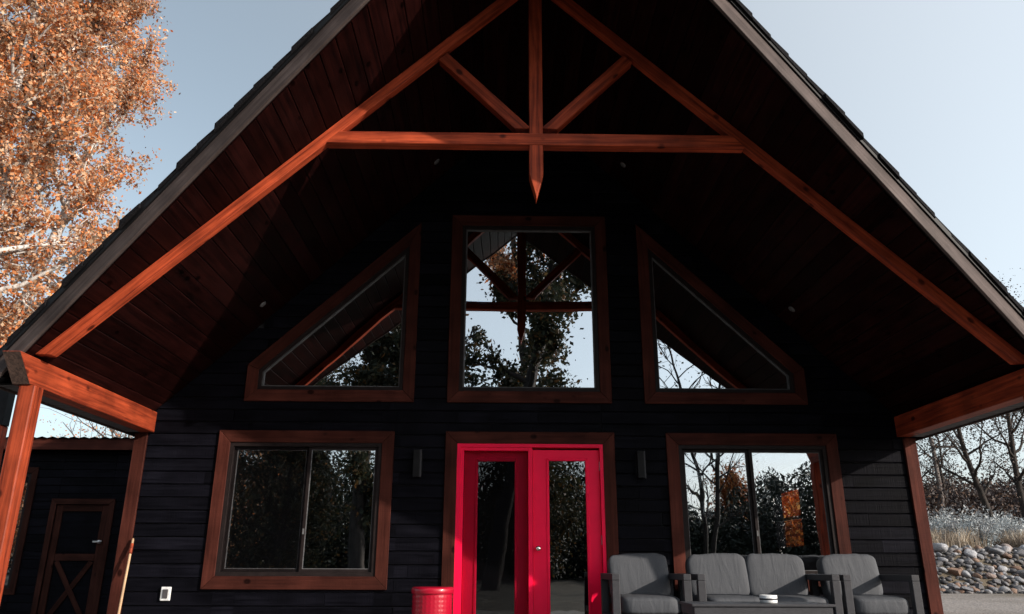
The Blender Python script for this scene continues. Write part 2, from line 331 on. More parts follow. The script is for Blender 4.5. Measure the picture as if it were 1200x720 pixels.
# ------------------------------------------------------------------ house
RZ, M_ = 6.541, .96                      # ridge height of the ceiling plane and roof pitch
def roofz(x): return RZ-M_*abs(x)
def prow(x): return -(4.106-.362*abs(x)) # the front edge of the roof juts out towards the ridge
house = thing('house', 'black timber cabin with steep gabled porch roof and red double door', 'house')
TR = -2.447
# openings (x-z polygons), trim outside them
W_L = [(-3.36, .665), (-1.65, .665), (-1.65, 2.093), (-3.36, 2.093)]
W_R = [(1.71, .665), (3.40, .665), (3.40, 2.093), (1.71, 2.093)]
DOOR = [(-.80, -.05), (.85, -.05), (.85, 2.093), (-.80, 2.093)]
U_C = [(-.80, 2.70), (.84, 2.70), (.84, 4.80), (-.80, 4.80)]
U_L = [(-3.13, 2.70), (-1.45, 2.70), (-1.45, 4.52), (-3.13, 2.935)]
U_R = [(1.49, 2.70), (3.12, 2.70), (3.12, 2.935), (1.49, 4.52)]
HOLES = [W_L, W_R, DOOR, U_C, U_L, U_R]
gable = [(-4.42, -.1), (4.42, -.1), (4.42, roofz(4.42)), (0, RZ), (-4.42, roofz(4.42))]
pieces = [gable]
for h in HOLES: pieces = [q for p in pieces for q in subtract(p, h)]
def join_prisms(name, polys, y0, y1, mat, parent):
    v, f = [], []
    for p in polys:
        n = len(p); b = len(v)
        ar = sum(p[i][0]*p[(i+1) % n][1]-p[(i+1) % n][0]*p[i][1] for i in range(n))
        if ar < 0: p = p[::-1]
        v += [(a, y0, c) for a, c in p]+[(a, y1, c) for a, c in p]
        f += [tuple(b+i for i in range(n)), tuple(b+n+i for i in reversed(range(n)))]+[(b+i, b+i+n, b+(i+1) % n+n, b+(i+1) % n) for i in range(n)]
    return mesh(name, v, f, mat, parent)
join_prisms('front_wall', pieces, .022, .16, 'wallcore', house)
rnd = random.Random(4)
# siding, board by board
CH = .1405; z = -.06
while z < RZ-.1:
    zt = z+CH
    c = [(-4.30, z), (4.30, z), (4.30, zt), (-4.30, zt)]
    for sx in (1, -1):
        c = clip(c, (0, RZ-.004), (-sx*M_, -1)) if c else c
    xj = -4.4+rnd.uniform(.6, 3.2); cuts = []
    while xj < 4.3: cuts.append(xj); xj += rnd.uniform(1.9, 3.7)
    strips = []
    cur = c
    for xc in cuts:
        if not cur: break
        a = clip(cur, (xc-.0015, 0), (-1, 0)); cur = clip(cur, (xc+.0015, 0), (1, 0))
        if a: strips.append(a)
    if cur: strips.append(cur)
    for h in HOLES: strips = [q for p in strips for q in subtract(p, h)]
    for p in strips:
        if area(p) < .004: continue
        n = len(p); ar = sum(p[i][0]*p[(i+1) % n][1]-p[(i+1) % n][0]*p[i][1] for i in range(n))
        if ar < 0: p = p[::-1]
        cx = sum(q[0] for q in p)/n; cz = sum(q[1] for q in p)/n
        lo, hi = min(q[1] for q in p), max(q[1] for q in p)
        dy = rnd.uniform(-.0015, .0015); g = .0035; bvl = .007
        def zz(q, k):      # gap and chamfer along the long edges only
            if q < lo+.002: return q+g+k
            if q > hi-.002: return q-g-k
            return q
        v = [(q[0]-cx, -.0+dy, zz(q[1], bvl)-cz) for q in p]+[(q[0]-cx, .008+dy, zz(q[1], 0)-cz) for q in p]+[(q[0]-cx, .0215, zz(q[1], 0)-cz) for q in p]
        f = [tuple(range(n))]
        for s in (0, n): f += [(s+i, s+i+n, s+(i+1) % n+n, s+(i+1) % n) for i in range(n)]
        mesh('siding_board', v, f, 'siding', house, Matrix.Translation((cx, 0, cz)))
    z = zt
# trim around openings: mitred boards
def surround(poly, wd, parent, y0=-.028, y1=-.002, mat='trim', name='trim_board', skip=(), bev=.004):
    """One mitred board along each edge, outside the opening."""
    n = len(poly); ar = sum(poly[i][0]*poly[(i+1) % n][1]-poly[(i+1) % n][0]*poly[i][1] for i in range(n))
    if ar < 0: poly = poly[::-1]
    P = [Vector(p) for p in poly]; N = []
    for i in range(n):
        d = (P[(i+1) % n]-P[i]).normalized(); N.append(Vector((d.y, -d.x)))
    outer = []
    for i in range(n):
        n0, n1 = N[i-1], N[i]; bis = (n0+n1); outer.append(P[i]+bis*(wd/(1+n0.dot(n1))))
    res = []
    for i in range(n):
        if i in skip: continue
        j = (i+1) % n
        a, b, c, d = P[i], P[j], outer[j], outer[i]
        X = (b-a).normalized(); Zv = N[i]; ctr = (a+b+c+d)/4
        v = []
        for yy in (y0, y1):
            for q in (a, b, c, d): v.append(((q-ctr).dot(X), yy, (q-ctr).dot(Zv)))
        sh = .0008       # hair gap at the mitre
        for k in (0, 4):
            for e, s in ((0, 1), (1, -1), (2, -1), (3, 1)): v[k+e] = (v[k+e][0]+s*sh, v[k+e][1], v[k+e][2])
        f = [(0, 1, 2, 3), (7, 6, 5, 4), (0, 4, 5, 1), (1, 5, 6, 2), (2, 6, 7, 3), (3, 7, 4, 0)]
        # local y must stay the world y: X, Y, Z with Z = outward normal (right-handed check by sign)
        Mx = Matrix(((X.x, 0, Zv.x, ctr.x), (0, 1, 0, 0), (X.y, 0, Zv.y, ctr.y), (0, 0, 0, 1)))
        o = mesh(name, v, f, mat, parent, None)
        det = Mx.to_3x3().determinant()
        if det < 0:
            for vv in o.data.vertices: vv.co.z = -vv.co.z
            Mx = Matrix(((X.x, 0, -Zv.x, ctr.x), (0, 1, 0, 0), (X.y, 0, -Zv.y, ctr.y), (0, 0, 0, 1)))
        else: o.data.flip_normals()
        o.matrix_basis = Mx
        if bev: bevel(o, bev)
        res.append(o)
    return res
def inset(poly, d):
    n = len(poly); ar = sum(poly[i][0]*poly[(i+1) % n][1]-poly[(i+1) % n][0]*poly[i][1] for i in range(n))
    if ar < 0: poly = poly[::-1]
    P = [Vector(p) for p in poly]; N = []
    for i in range(n):
        q = (P[(i+1) % n]-P[i]).normalized(); N.append(Vector((-q.y, q.x)))
    return [tuple(P[i]+(N[i-1]+N[i])*(d/(1+N[i-1].dot(N[i])))) for i in range(n)]
def ring(name, poly, wd, y0, y1, mat, parent):
    """A frame of width wd inside poly as one mesh."""
    i_ = inset(poly, wd); n = len(i_)
    o_ = inset(poly, 0)
    return join_prisms(name, [[o_[k], o_[(k+1) % n], i_[(k+1) % n], i_[k]] for k in range(n)], y0, y1, mat, parent)
def screen_or_shade_mat(fac=.16):
    m = bpy.data.materials.new('insect_mesh_or_shade'); m.use_nodes = True; n = m.node_tree.nodes; l = m.node_tree.links
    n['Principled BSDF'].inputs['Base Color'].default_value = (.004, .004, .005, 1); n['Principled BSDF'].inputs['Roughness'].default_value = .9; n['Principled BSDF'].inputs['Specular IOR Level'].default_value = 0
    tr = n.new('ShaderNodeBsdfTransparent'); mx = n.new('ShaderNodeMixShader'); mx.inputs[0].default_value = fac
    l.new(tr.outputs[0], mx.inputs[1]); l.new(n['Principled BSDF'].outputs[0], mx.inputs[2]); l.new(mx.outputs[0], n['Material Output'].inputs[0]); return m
MT['screen'] = screen_or_shade_mat(); MT['door_shade_sheet'] = screen_or_shade_mat(.27)  # window gets insect mesh; the door's darker copy only shades its left leaf
def window(poly, label, slider=None, screen=False):
    g = bpy.data.objects.new('window', None); COL.objects.link(g); g.parent = house; g['label'] = label
    surround(poly, .135, g)
    ring('window_frame', poly, .042, -.012, .10, 'vinyl', g)
    q = inset(poly, .0425)
    if slider is None:
        ring('glazing_bead', q, .016, .018, .05, 'bead', g)
        prism_xz('pane', inset(q, .012), .036, .042, 'gableglass', g)
    else:
        (x0, z0), (x1, z1) = q[0], q[2]
        for k, (a, b) in enumerate(((x0, slider), (slider, x1))):
            dy = .0 if k else .028
            r = [(a, z0+.001), (b, z0+.001), (b, z1-.001), (a, z1-.001)]
            ring('sash', r, .030, .012+dy, .036+dy, 'vinyl', g)
            s = inset(r, .0302); ring('glazing_bead', s, .007, .018+dy, .030+dy, 'bead', g)
            prism_xz('pane', inset(s, .005), .022+dy, .028+dy, 'glass', g)
        if screen: box('insect_screen_or_shade', (x0+.002, .001, z0+.002), (slider-.002, .002, z1-.002), 'screen', g)
        box('latch', (slider+.004, .004, (z0+z1)/2-.28), (slider+.022, .0115, (z0+z1)/2-.22), 'bead', g)
    return g
window(W_L, 'sliding two-pane window left of the red door', -2.475, True)
window(W_R, 'sliding two-pane window behind the sofa', 2.52)
window(U_C, 'tall square-topped gable window above the red door')
window(U_L, 'sloping gable window on the left')
window(U_R, 'sloping gable window on the right')
# door unit
d = bpy.data.objects.new('double_door', None); COL.objects.link(d); d.parent = house; d['label'] = 'pair of red glazed doors, left leaf set deeper'
surround([(-.80, 0), (.85, 0), (.85, 2.093), (-.80, 2.093)], .135, d, skip=(0,))
join_prisms('jamb', [[(-.80, 0), (-.762, 0), (-.762, 2.055), (-.80, 2.055)], [(.812, 0), (.85, 0), (.85, 2.055), (.812, 2.055)], [(-.80, 2.055), (.85, 2.055), (.85, 2.093), (-.80, 2.093)]], -.02, .14, 'red', d)
join_prisms('inner_jamb', [[(-.761, .02), (-.722, .02), (-.722, 2.018), (-.761, 2.018)], [(.004, .02), (.05, .02), (.05, 2.018), (.004, 2.018)], [(-.761, 2.018), (.05, 2.018), (.05, 2.054), (-.761, 2.054)]], -.006, .12, 'red', d)
box('threshold', (-.80, -.04, 0), (.85, .14, .019), 'metal', d)
def leaf(x0, x1, y, gx0, gx1):
    z0, z1, gz0, gz1 = .022, 2.014 if x0 < 0 else 2.03, .215, 1.92
    o = join_prisms('door_leaf', [[(x0, z0), (gx0, z0), (gx0, z1), (x0, z1)], [(gx1, z0), (x1, z0), (x1, z1), (gx1, z1)], [(gx0, z0), (gx1, z0), (gx1, gz0), (gx0, gz0)], [(gx0, gz1), (gx1, gz1), (gx1, z1), (gx0, z1)]], y, y+.044, 'red', d)
    q = [(gx0-.02, gz0-.02), (gx1+.02, gz0-.02), (gx1+.02, gz1+.02), (gx0-.02, gz1+.02)]
    mo = ring('glazing_moulding', q, .032, y-.010, y+.02, 'red', o); bevel(mo, .006)
    prism_xz('pane', [(gx0+.003, gz0+.003), (gx1-.003, gz0+.003), (gx1-.003, gz1-.003), (gx0+.003, gz1-.003)], y+.018, y+.024, 'doorglass', o)
    return o
ll = leaf(-.718, .0, .085, -.575, -.135)
box('insect_screen_or_shade', (-.721, .055, .021), (.003, .056, 2.017), 'door_shade_sheet', d)  # added dark see-through sheet that puts the left leaf in shade
rl = leaf(.054, .808, .022, .225, .66)
for zz_ in (.96,):
    lathe('knob', [(.0, 0), (.026, 0), (.026, .006), (.011, .01), (.011, .035), (.024, .042), (.029, .055), (.024, .068), (.006, .073)], 'knob', rl, (.108, .022, zz_), 20, 'y')
for zz_ in (.25, 1.05, 1.85): box('hinge', (.806, .012, zz_-.05), (.8115, .0215, zz_+.05), 'metal', rl)
# corner boards
for s in (-1, 1):
    timber('corner_board', (s*4.370, -.014, -.05), (s*4.370, -.014, 2.188), .14, .034, 'trim', house, up=(0, -1, 0))
    timber('side_corner_board', (s*4.437, .066, -.05), (s*4.437, .066, 2.188), .12, .030, 'trim', house, up=(s, 0, 0))
# porch structure
BX = 4.223
for s in (-1, 1):
    bz0, bz1 = 2.194, 2.425; cz = (bz0+bz1)/2; hh = bz1-bz0
    xb = s*(BX+.078)
    eb = timber('eave_beam', (xb, -2.57, cz), (xb, -.034, cz), .156, hh, 'cedar', house, c0=(0, -.95), bev=.006)
    eb.data.materials.append(MT['endgrain']); eb.data.polygons[0].material_index = 1
    timber('porch_post', (s*4.262, TR+.07, 0.0), (s*4.262, TR+.07, 2.1935), .136, .136, 'cedar', house, up=(0, -1, 0), bev=.008)
    # rafter under the ceiling boards
    h = .1017; nx, nz = s*math.sin(math.atan(M_)), math.cos(math.atan(M_))
    a = Vector((s*.07, TR+.045, roofz(.07))); b = Vector((s*4.218, TR+.045, roofz(4.218)))
    a -= Vector((nx, 0, nz))*h/2; b -= Vector((nx, 0, nz))*h/2
    timber('rafter', a, b, .09, h, 'cedar', house, up=(nx, 0, nz), c0=(0, s*0+M_), c1=(0, M_), bev=.005)
prism_xz('king_post', [(-.066, 4.215), (-.001, 3.965), (.063, 4.215), (.063, 6.45), (-.066, 6.45)], TR+.004, TR+.13, 'cedar_upright', house, .005)
tb = timber('tie_beam', (-1.91, TR+.055, 4.58), (1.91, TR+.055, 4.58), .115, .125, 'cedar', house, c0=(0, .9), c1=(0, -.9), bev=.005)
for s in (-1, 1):
    timber('truss_strut', (s*.125, TR+.06, 4.70), (s*.905, TR+.06, 5.50), .10, .115, 'cedar', house, up=(-s*.7, 0, .7), c0=(0, s*0-.9), c1=(0, -.9*0), bev=.005)
# ceiling boards running out to the prow edge
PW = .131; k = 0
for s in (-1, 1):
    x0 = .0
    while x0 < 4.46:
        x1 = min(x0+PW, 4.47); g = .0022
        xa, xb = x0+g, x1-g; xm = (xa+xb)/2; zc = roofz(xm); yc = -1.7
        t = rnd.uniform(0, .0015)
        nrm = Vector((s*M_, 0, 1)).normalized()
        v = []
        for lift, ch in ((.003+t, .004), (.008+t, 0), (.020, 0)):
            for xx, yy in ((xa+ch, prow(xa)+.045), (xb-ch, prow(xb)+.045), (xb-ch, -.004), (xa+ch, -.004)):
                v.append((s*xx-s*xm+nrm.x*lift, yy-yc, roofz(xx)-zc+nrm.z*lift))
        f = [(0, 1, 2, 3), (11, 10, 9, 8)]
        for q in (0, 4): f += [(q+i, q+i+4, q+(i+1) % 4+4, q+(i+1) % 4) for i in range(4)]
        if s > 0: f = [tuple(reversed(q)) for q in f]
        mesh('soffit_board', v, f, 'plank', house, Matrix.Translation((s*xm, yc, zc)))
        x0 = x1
# roof decks, fascias, shingles
XE = 4.535
for s in (-1, 1):
    nrm = Vector((s*M_, 0, 1)).normalized()
    v = []
    for lift in (.0215, .157):
        for xx, yy in ((0.0, prow(0)+.04), (XE, prow(XE)+.04), (XE, 10.4), (0.0, 10.4)):
            v.append((s*xx+(nrm.x*lift if xx > .1 else 0), yy, roofz(xx)+(nrm.z*lift if xx > .1 else lift/nrm.z)))
    f = [(0, 1, 2, 3), (7, 6, 5, 4)]+[(i, i+4, (i+1) % 4+4, (i+1) % 4) for i in range(4)]
    if s > 0: f = [tuple(reversed(q)) for q in f]
    rd = mesh('roof', v, f, 'wallcore', house)
    # rake fascia, follows the prow
    fb = .03; fv = []
    fd = Vector((s, .362, 0)).normalized(); fn = Vector((s*.362, -1, 0)).normalized()
    hv = .178
    a = Vector((0, prow(0), 0)); L = (XE+.03)/fd.x*s
    c = a+fd*L/2; zc = roofz(c.x)+hv/2-.012
    def fpt(t, q, zz): # t along, q out
        p = a+fd*t+fn*q; return Vector((p.x, p.y, roofz(a.x+fd.x*t)-.012+zz))
    P8 = [fpt(t, q, zz) for t in (0, L) for q in (0, fb) for zz in (0, hv)]
    xdir = (P8[4]-P8[0]).normalized(); ydir = fn; zdir = xdir.cross(ydir).normalized(); cc = sum(P8, Vector())/8
    mt = Matrix(((xdir.x, ydir.x, zdir.x, cc.x), (xdir.y, ydir.y, zdir.y, cc.y), (xdir.z, ydir.z, zdir.z, cc.z), (0, 0, 0, 1)))
    inv = mt.inverted()
    fo = mesh('rake_fascia', [inv @ p for p in P8], BOXF, 'fascia', house, mt)
    bm = bmesh.new(); bm.from_mesh(fo.data); bmesh.ops.recalc_face_normals(bm, faces=bm.faces); bm.to_mesh(fo.data); bm.free(); bevel(fo, .004)
    # dark drip strip over the fascia
    P8 = [fpt(t, q, zz) for t in (0, L) for q in (.0, fb+.014) for zz in (hv+.002, hv+.058)]
    mesh('drip_edge', P8, BOXF, 'blackmetal', house)
    # eave board
    timber('eave_fascia', (s*(XE+.012), prow(XE)+.02, 2.285), (s*(XE+.012), 10.3, 2.285), .022, .21, 'fascia', house)
    # shingle courses, each butt proud of the one below
    x0 = 0.0; EX = .158; ci = 0
    while x0 < XE+.02:
        x1 = min(x0+EX, XE+.05); j = rnd.uniform(-.03, .012)
        v = []
        for (xx, lo, hi) in ((x0, .159, .186), (x1+.012, .159, .200+rnd.uniform(-.008, .010))):
            for lift in (lo, hi):
                for yy in (prow(xx)-.052+j, 10.5):
                    v.append((s*xx+nrm.x*lift*.0, yy, roofz(xx)+lift/nrm.z))
        f = BOXF if s > 0 else [tuple(reversed(q)) for q in BOXF]
        mesh('shingle_course', v, f, 'shingle', rd); x0 = x1; ci += 1
    # ribbed soffit strip outside the beam
    v, f = [], []; n = 84
    for i in range(n+1):
        y = -2.40+i*(2.40-.02)/n; zz = 2.196+(.006 if i % 3 == 0 else 0)
        v += [(s*(BX+.159), y, zz), (s*(XE-.002), y, zz), (s*(BX+.159), y, zz+.012), (s*(XE-.002), y, zz+.012)]
    for i in range(n):
        b = i*4; f += [(b, b+1, b+5, b+4), (b+2, b+6, b+7, b+3)]
    mesh('eave_soffit', v, f, 'vinylsoffit', house)
# recessed lights in the porch ceiling
for x, y in ((-1.12, -.41), (1.155, -.45), (-3.05, -.385), (3.05, -.375)):
    s = 1 if x > 0 else -1
    o = lathe('ceiling_light', [(.004, .0), (.026, .0), (.040, .004), (.044, .010), (.044, .016)], 'bead', house)
    nd = Vector((s*M_, 0, 1)).normalized(); q = Vector((0, 0, 1)).rotation_difference(nd)
    o.matrix_basis = Matrix.Translation(Vector((x, y, roofz(x)))-nd*.010) @ q.to_matrix().to_4x4()
# remaining walls, floor
SW = [[(.0, -.1), (10, -.1), (10, 2.2), (.0, 2.2)]]
def side_wall(s, hole):
    ps = [[(.165, -.1), (10, -.1), (10, roofz(4.42)-.01), (.165, roofz(4.42)-.01)]]
    if hole: ps = [q for p in ps for q in subtract(p, hole)]
    v, f = [], []
    for p in ps:
        n = len(p); b = len(v)
        v += [(s*4.42, a, c) for a, c in p]+[(s*4.27, a, c) for a, c in p]
        f += [tuple(b+i for i in range(n)), tuple(b+n+i for i in reversed(range(n)))]+[(b+i, b+i+n, b+(i+1) % n+n, b+(i+1) % n) for i in range(n)]
    o = mesh('side_wall', v, f, 'siding', house)
    o.data.materials.append(MT['inside'])
    for pl in o.data.polygons:
        if abs(pl.center.x) < 4.3: pl.material_index = 1
    return o
SH = [(3.25, 1.08), (4.42, 1.08), (4.42, 1.95), (3.25, 1.95)]
side_wall(1, SH); side_wall(-1, None)
v = [(4.36, a, c) for a, c in SH]; mesh('side_window_pane', [(x, y, z) for x in (4.345, 4.351) for (_, y, z) in v], [(0, 1, 2, 3), (7, 6, 5, 4), (0, 4, 5, 1), (1, 5, 6, 2), (2, 6, 7, 3), (3, 7, 4, 0)], 'clear', house)
box('side_window_rail', (4.31, 3.251, 1.49), (4.344, 4.419, 1.535), 'white', house)
box('back_wall', (-4.26, 9.85, -.1), (4.26, 10, 2.6), 'inside', house)
prism_xz('back_gable', [(-4.1, 2.601), (4.1, 2.601), (0, 6.5)], 9.85, 10, 'inside', house)
box('floor', (-4.26, .165, -.1), (4.26, 9.84, .012), 'floorwood', house)
box('partition_wall', (-1.35, .165, .013), (-1.25, 6, 2.5), 'inside', house)

# ------------------------------------------------------------------ fittings on the wall
def sconce(x, z, label):
    t = thing('wall_sconce', label, 'wall lamp', (x, 0, z), 0, 'sconces beside the red door')
    box('backplate', (-.06, -.016, -.12), (.045, -.003, .12), 'blackmetal', t, .003)
    box('lamp_body', (-.05, -.095, -.15), (.022, -.017, .15), 'blackmetal', t, .004)
    box('metal_edge', (.0225, -.088, -.152), (.040, -.030, .152), 'frame_grey', t, .003)
    return t
sconce(-1.235, 1.862, 'slim black wall sconce between the left window and the red door')
sconce(1.275, 1.862, 'slim black wall sconce between the red door and the right window')
t = thing('outdoor_outlet', 'small white electrical outlet box on the black siding', 'outlet', (-3.853, -.004, .485))
box('outlet_box', (-.052, -.026, -.07), (.052, 0, .07), 'white', t, .008)
box('cover_flap', (-.028, -.036, -.045), (.028, -.0265, .045), 'vinylsoffit', t, .004)
# stick leaning in the corner
t = thing('wooden_stick', 'thin pale wooden stick leaning against the left corner board', 'stick', (-4.155, -.40, .0))
tp, bt = Vector((-4.268, -.055, 1.045))-Vector((-4.155, -.40, 0)), Vector((0, 0, .0))
dd = (tp-bt); q = Vector((0, 0, 1)).rotation_difference(dd.normalized()).to_matrix().to_4x4()
o = lathe('handle', [(.010, 0), (.0125, .01), (.0125, dd.length-.02), (.009, dd.length)], wood('pale_pine', (.40, .24, .13), (.62, .42, .26), 2, knots=False), t, (0, 0, 0), 12); o.matrix_basis = q
o = lathe('grip', [(.0126, dd.length-.17), (.016, dd.length-.165), (.016, dd.length-.06), (.0126, dd.length-.055)], 'cedar', t, (0, 0, 0), 12); o.matrix_basis = q

# ------------------------------------------------------------------ red bin
t = thing('red_bin', 'round red metal bin with a diamond pattern beside the red door', 'bin', (-.975, -.62, 0))
seg, rows = 120, 46; v, f = [], []
for i in range(rows+1):
    z_ = .02+i*(.525-.02)/rows
    for k in range(seg):
        a = 2*math.pi*k/seg; r = .196
        # raised diamonds
        uu = (a/(2*math.pi)*30) % 1; vv = (z_/.042) % 1
        dm = abs(uu-.5)+abs(vv-.5)
        if .07 < z_ < .50 and dm < .40: r += .005*(1-dm/.40)
        v.append((r*math.cos(a), r*math.sin(a), z_))
for i in range(rows):
    for k in range(seg): f.append((i*seg+k, i*seg+(k+1) % seg, (i+1)*seg+(k+1) % seg, (i+1)*seg+k))
f.append(tuple(reversed(range(seg))))
mesh('drum', v, f, 'redbin', t, None, True)
lathe('lid', [(.199, .512), (.208, .516), (.211, .53), (.211, .556), (.205, .571), (.195, .577), (.15, .579), (.02, .579)], 'redbin', t, seg=64)
lathe('base_ring', [(.190, 0), (.203, .004), (.203, .022), (.197, .028)], 'redbin', t, seg=64)

# ------------------------------------------------------------------ lounge furniture
def cushion(name, w_, d_, h_, parent, mtx, seed=0, e=.34):
    rg = random.Random(seed); nu, nv = 56, 28; v, f = [], []
    ph = [rg.uniform(0, 6.28) for _ in range(8)]
    def sp(c): return math.copysign(abs(c)**e, c)
    for j in range(nv+1):
        th = -math.pi/2+math.pi*j/nv
        for i in range(nu):
            p = 2*math.pi*i/nu
            x = sp(math.cos(th))*sp(math.cos(p)); y = sp(math.cos(th))*sp(math.sin(p)); z = sp(math.sin(th))
            puff = 1+.10*(1-x*x)*(1-y*y)*(1 if abs(z) > .5 else 0)
            n = .006*math.sin(9*x+ph[0]+2*z)+.005*math.sin(13*y+5*x+ph[1])+.004*math.sin(17*x-7*z+ph[2])
            v.append((x*w_/2*(1+n), y*d_/2*(1+n), z*h_/2*puff*(1+n*2)))
    for j in range(nv):
        for i in range(nu): f.append((j*nu+i, j*nu+(i+1) % nu, (j+1)*nu+(i+1) % nu, (j+1)*nu+i))
    return mesh(name, v, f, 'cushion', parent, mtx, True)
def seat_unit(name, label, cat, x0, x1, yf, depth, nseat, seed, group=None):
    """Outdoor seat: aluminium frame, open box arms, loose cushions. x0..x1 outer, front face at yf."""
    W = x1-x0; t = thing(name, label, cat, ((x0+x1)/2, yf+depth/2, 0), 0, group)
    yb, yfr = depth/2, -depth/2; ps = .072
    for s in (-1, 1):
        xo, xi = s*W/2, s*(W/2-ps); a, b = min(xo, xi), max(xo, xi)
        v, f = [], []
        def addb(lo, hi):
            bb = len(v)
            for X_ in (lo[0], hi[0]):
                for Y_ in (lo[1], hi[1]):
                    for Z_ in (lo[2], hi[2]): v.append((X_, Y_, Z_))
            f.extend([tuple(bb+i for i in q) for q in BOXF])
        addb((a, yfr, 0), (b, yfr+ps, .655)); addb((a, yb-ps, 0), (b, yb, .655)); addb((a, yfr, .656), (b, yb, .712))
        addb((a+.006, yfr+ps, .27), (b-.006, yb-ps, .335))
        bevel(mesh('arm', v, f, 'frame_grey', t), .005, 2)
    box('front_rail', (-W/2+ps+.001, yfr+.012, .25), (W/2-ps-.001, yfr+.052, .345), 'frame_grey', t, .004)
    box('seat_base', (-W/2+ps+.001, yfr+.06, .30), (W/2-ps-.001, yb-.03, .342), 'frame_grey', t, .004)
    for zz_ in (.42, .53, .64): box('back_slat', (-W/2+ps+.001, yb-.05, zz_), (W/2-ps-.001, yb-.02, zz_+.06), 'frame_grey', t, .003)
    cw = (W-2*ps-.004)/nseat
    if nseat == 1: cws = [(0, cw)]
    else: cws = [(-cw/2, cw), (cw/2, cw)]
    for i, (cx, c) in enumerate(cws):
        cushion('seat_cushion', c-.006, depth-.10, .175, t, Matrix.Translation((cx, -.03, .43)), seed+i)
        m = Matrix.Translation((cx*1.0, yb-.155-.012*(seed % 3), .685-.006*(seed % 2))) @ Matrix.Rotation(R(-10-seed % 4), 4, 'X') @ Matrix.Rotation(R((-1)**(i+seed)*1.6), 4, 'Y')
        cushion('back_cushion', c+.012, .17, .42, t, m, seed+10+i, .28)
    return t
seat_unit('armchair', 'grey cushioned armchair with charcoal frame just right of the red door', 'armchair', .735, 1.473, -1.22, .86, 1, 3, 'matching armchairs')
seat_unit('loveseat', 'two-seat grey cushioned outdoor sofa with charcoal frame under the right window', 'sofa', 1.535, 2.865, -1.22, .86, 2, 21)
seat_unit('armchair', 'grey cushioned armchair with charcoal frame at the sunlit right wall corner', 'armchair', 2.90, 3.615, -1.22, .86, 1, 43, 'matching armchairs')
t = thing('coffee_table', 'low charcoal metal coffee table in front of the two-seat sofa', 'table', (1.815, -1.95, 0))
box('table_top', (-.579, -.25, .474), (.579, .25, .494), 'frame_grey', t, .004)
box('apron', (-.56, -.235, .41), (.56, -.20, .4735), 'frame_grey', t, .003)
box('apron', (-.56, .20, .41), (.56, .235, .4735), 'frame_grey', t, .003)
for sx in (-1, 1):
    box('apron', (sx*.545-.0175, -.199, .41), (sx*.545+.0175, .199, .4735), 'frame_grey', t, .003)
    for sy in (-1, 1): box('leg', (sx*.52-.032, sy*.205-.028, 0), (sx*.52+.032, sy*.205+.028, .4095), 'frame_grey', t, .004)
t = thing('ashtray', 'small white round ashtray on the coffee table', 'ashtray', (1.925, -1.99, .494))
lathe('bowl', [(.062, 0), (.069, .004), (.071, .022), (.071, .060), (.066, .063), (.060, .060), (.056, .020), (.01, .016)], 'white', t, seg=40)
lathe('dark_band', [(.0712, .024), (.0722, .026), (.0722, .036), (.0712, .038)], 'frame_grey', t, seg=40)

# ------------------------------------------------------------------ outbuilding on the left, set back
wx, wy = -7.6, 6.0
ob = thing('outbuilding', 'low black timber outbuilding set back behind the left corner of the cabin', 'building', (0, wy, 0))
OD = [(-8.50, -.5), (-7.53, -.5), (-7.53, 1.83), (-8.50, 1.83)]; OW = [(-11.2, .37), (-9.06, .37), (-9.06, 2.39), (-11.2, 2.39)]
ps = [[(-13.5, -.5), (-4.46, -.5), (-4.46, 2.80), (-13.5, 2.80)]]
for h in (OD, OW): ps = [q for p in ps for q in subtract(p, h)]
join_prisms('wall', ps, .022, .16, 'wallcore', ob)
z = -.46; CH2 = .146
while z < 2.79:
    zt = min(z+CH2, 2.795); st = [[(-13.4, z+.003), (-4.47, z+.003), (-4.47, zt-.003), (-13.4, zt-.003)]]
    for h in (OD, OW): st = [q for p in st for q in subtract(p, h)]
    for p in st:
        if area(p) > .01: prism_xz('siding_board', p, 0, .0215, 'siding', ob, .005)
    z += CH2
box('back_shell', (-13.5, .17, -.5), (-4.46, 5, 2.78), 'wallcore', ob)
timber('fascia_board', (-13.6, -.22, 2.905), (-4.47, -.22, 2.905), .03, .205, 'trim', ob)
v, f = [], []; n = 190
for i in range(n+1):
    x = -13.7+i*(9.22)/n; zz_ = 3.018+.014*math.cos(i*math.pi*.5)
    v += [(x, -.29, zz_), (x, 5.2, zz_-.15), (x, -.29, zz_+.006), (x, 5.2, zz_-.144)]
for i in range(n):
    b = i*4; f += [(b, b+1, b+5, b+4), (b+2, b+6, b+7, b+3), (b, b+4, b+6, b+2)]
mesh('metal_roof', v, f, 'blackmetal', ob)
dd_ = bpy.data.objects.new('barn_door', None); COL.objects.link(dd_); dd_.parent = ob; dd_['label'] = 'black plank door with stained frame and cross brace'
surround([(-8.50, -.34), (-7.53, -.34), (-7.53, 1.83), (-8.50, 1.83)], .10, dd_, skip=(0,), mat='trim_dark')
box('door_panel', (-8.495, .03, -.33), (-7.535, .07, 1.825), 'siding', dd_)
prism_xz('siding_panel', [(-8.37, .98), (-7.66, .98), (-7.66, 1.70), (-8.37, 1.70)], .020, .0295, 'siding', dd_)  # black siding panel put in place of glass, shows no reflection
for zc, a in ((-.25, 0), (.90, 0), (1.765, 0)): timber('rail', (-8.372, .016, zc), (-7.658, .016, zc), .024, .12, 'trim_dark', dd_)
for xc in (-8.434, -7.596): timber('stile', (xc, .016, -.32), (xc, .016, 1.823), .12, .024, 'trim_dark', dd_, up=(0, -1, 0))
timber('brace', (-8.33, .018, -.14), (-7.70, .018, .83), .022, .09, 'trim_dark', dd_)
timber('brace', (-8.33, .010, .83), (-7.70, .010, -.14), .014, .09, 'trim_dark', dd_)
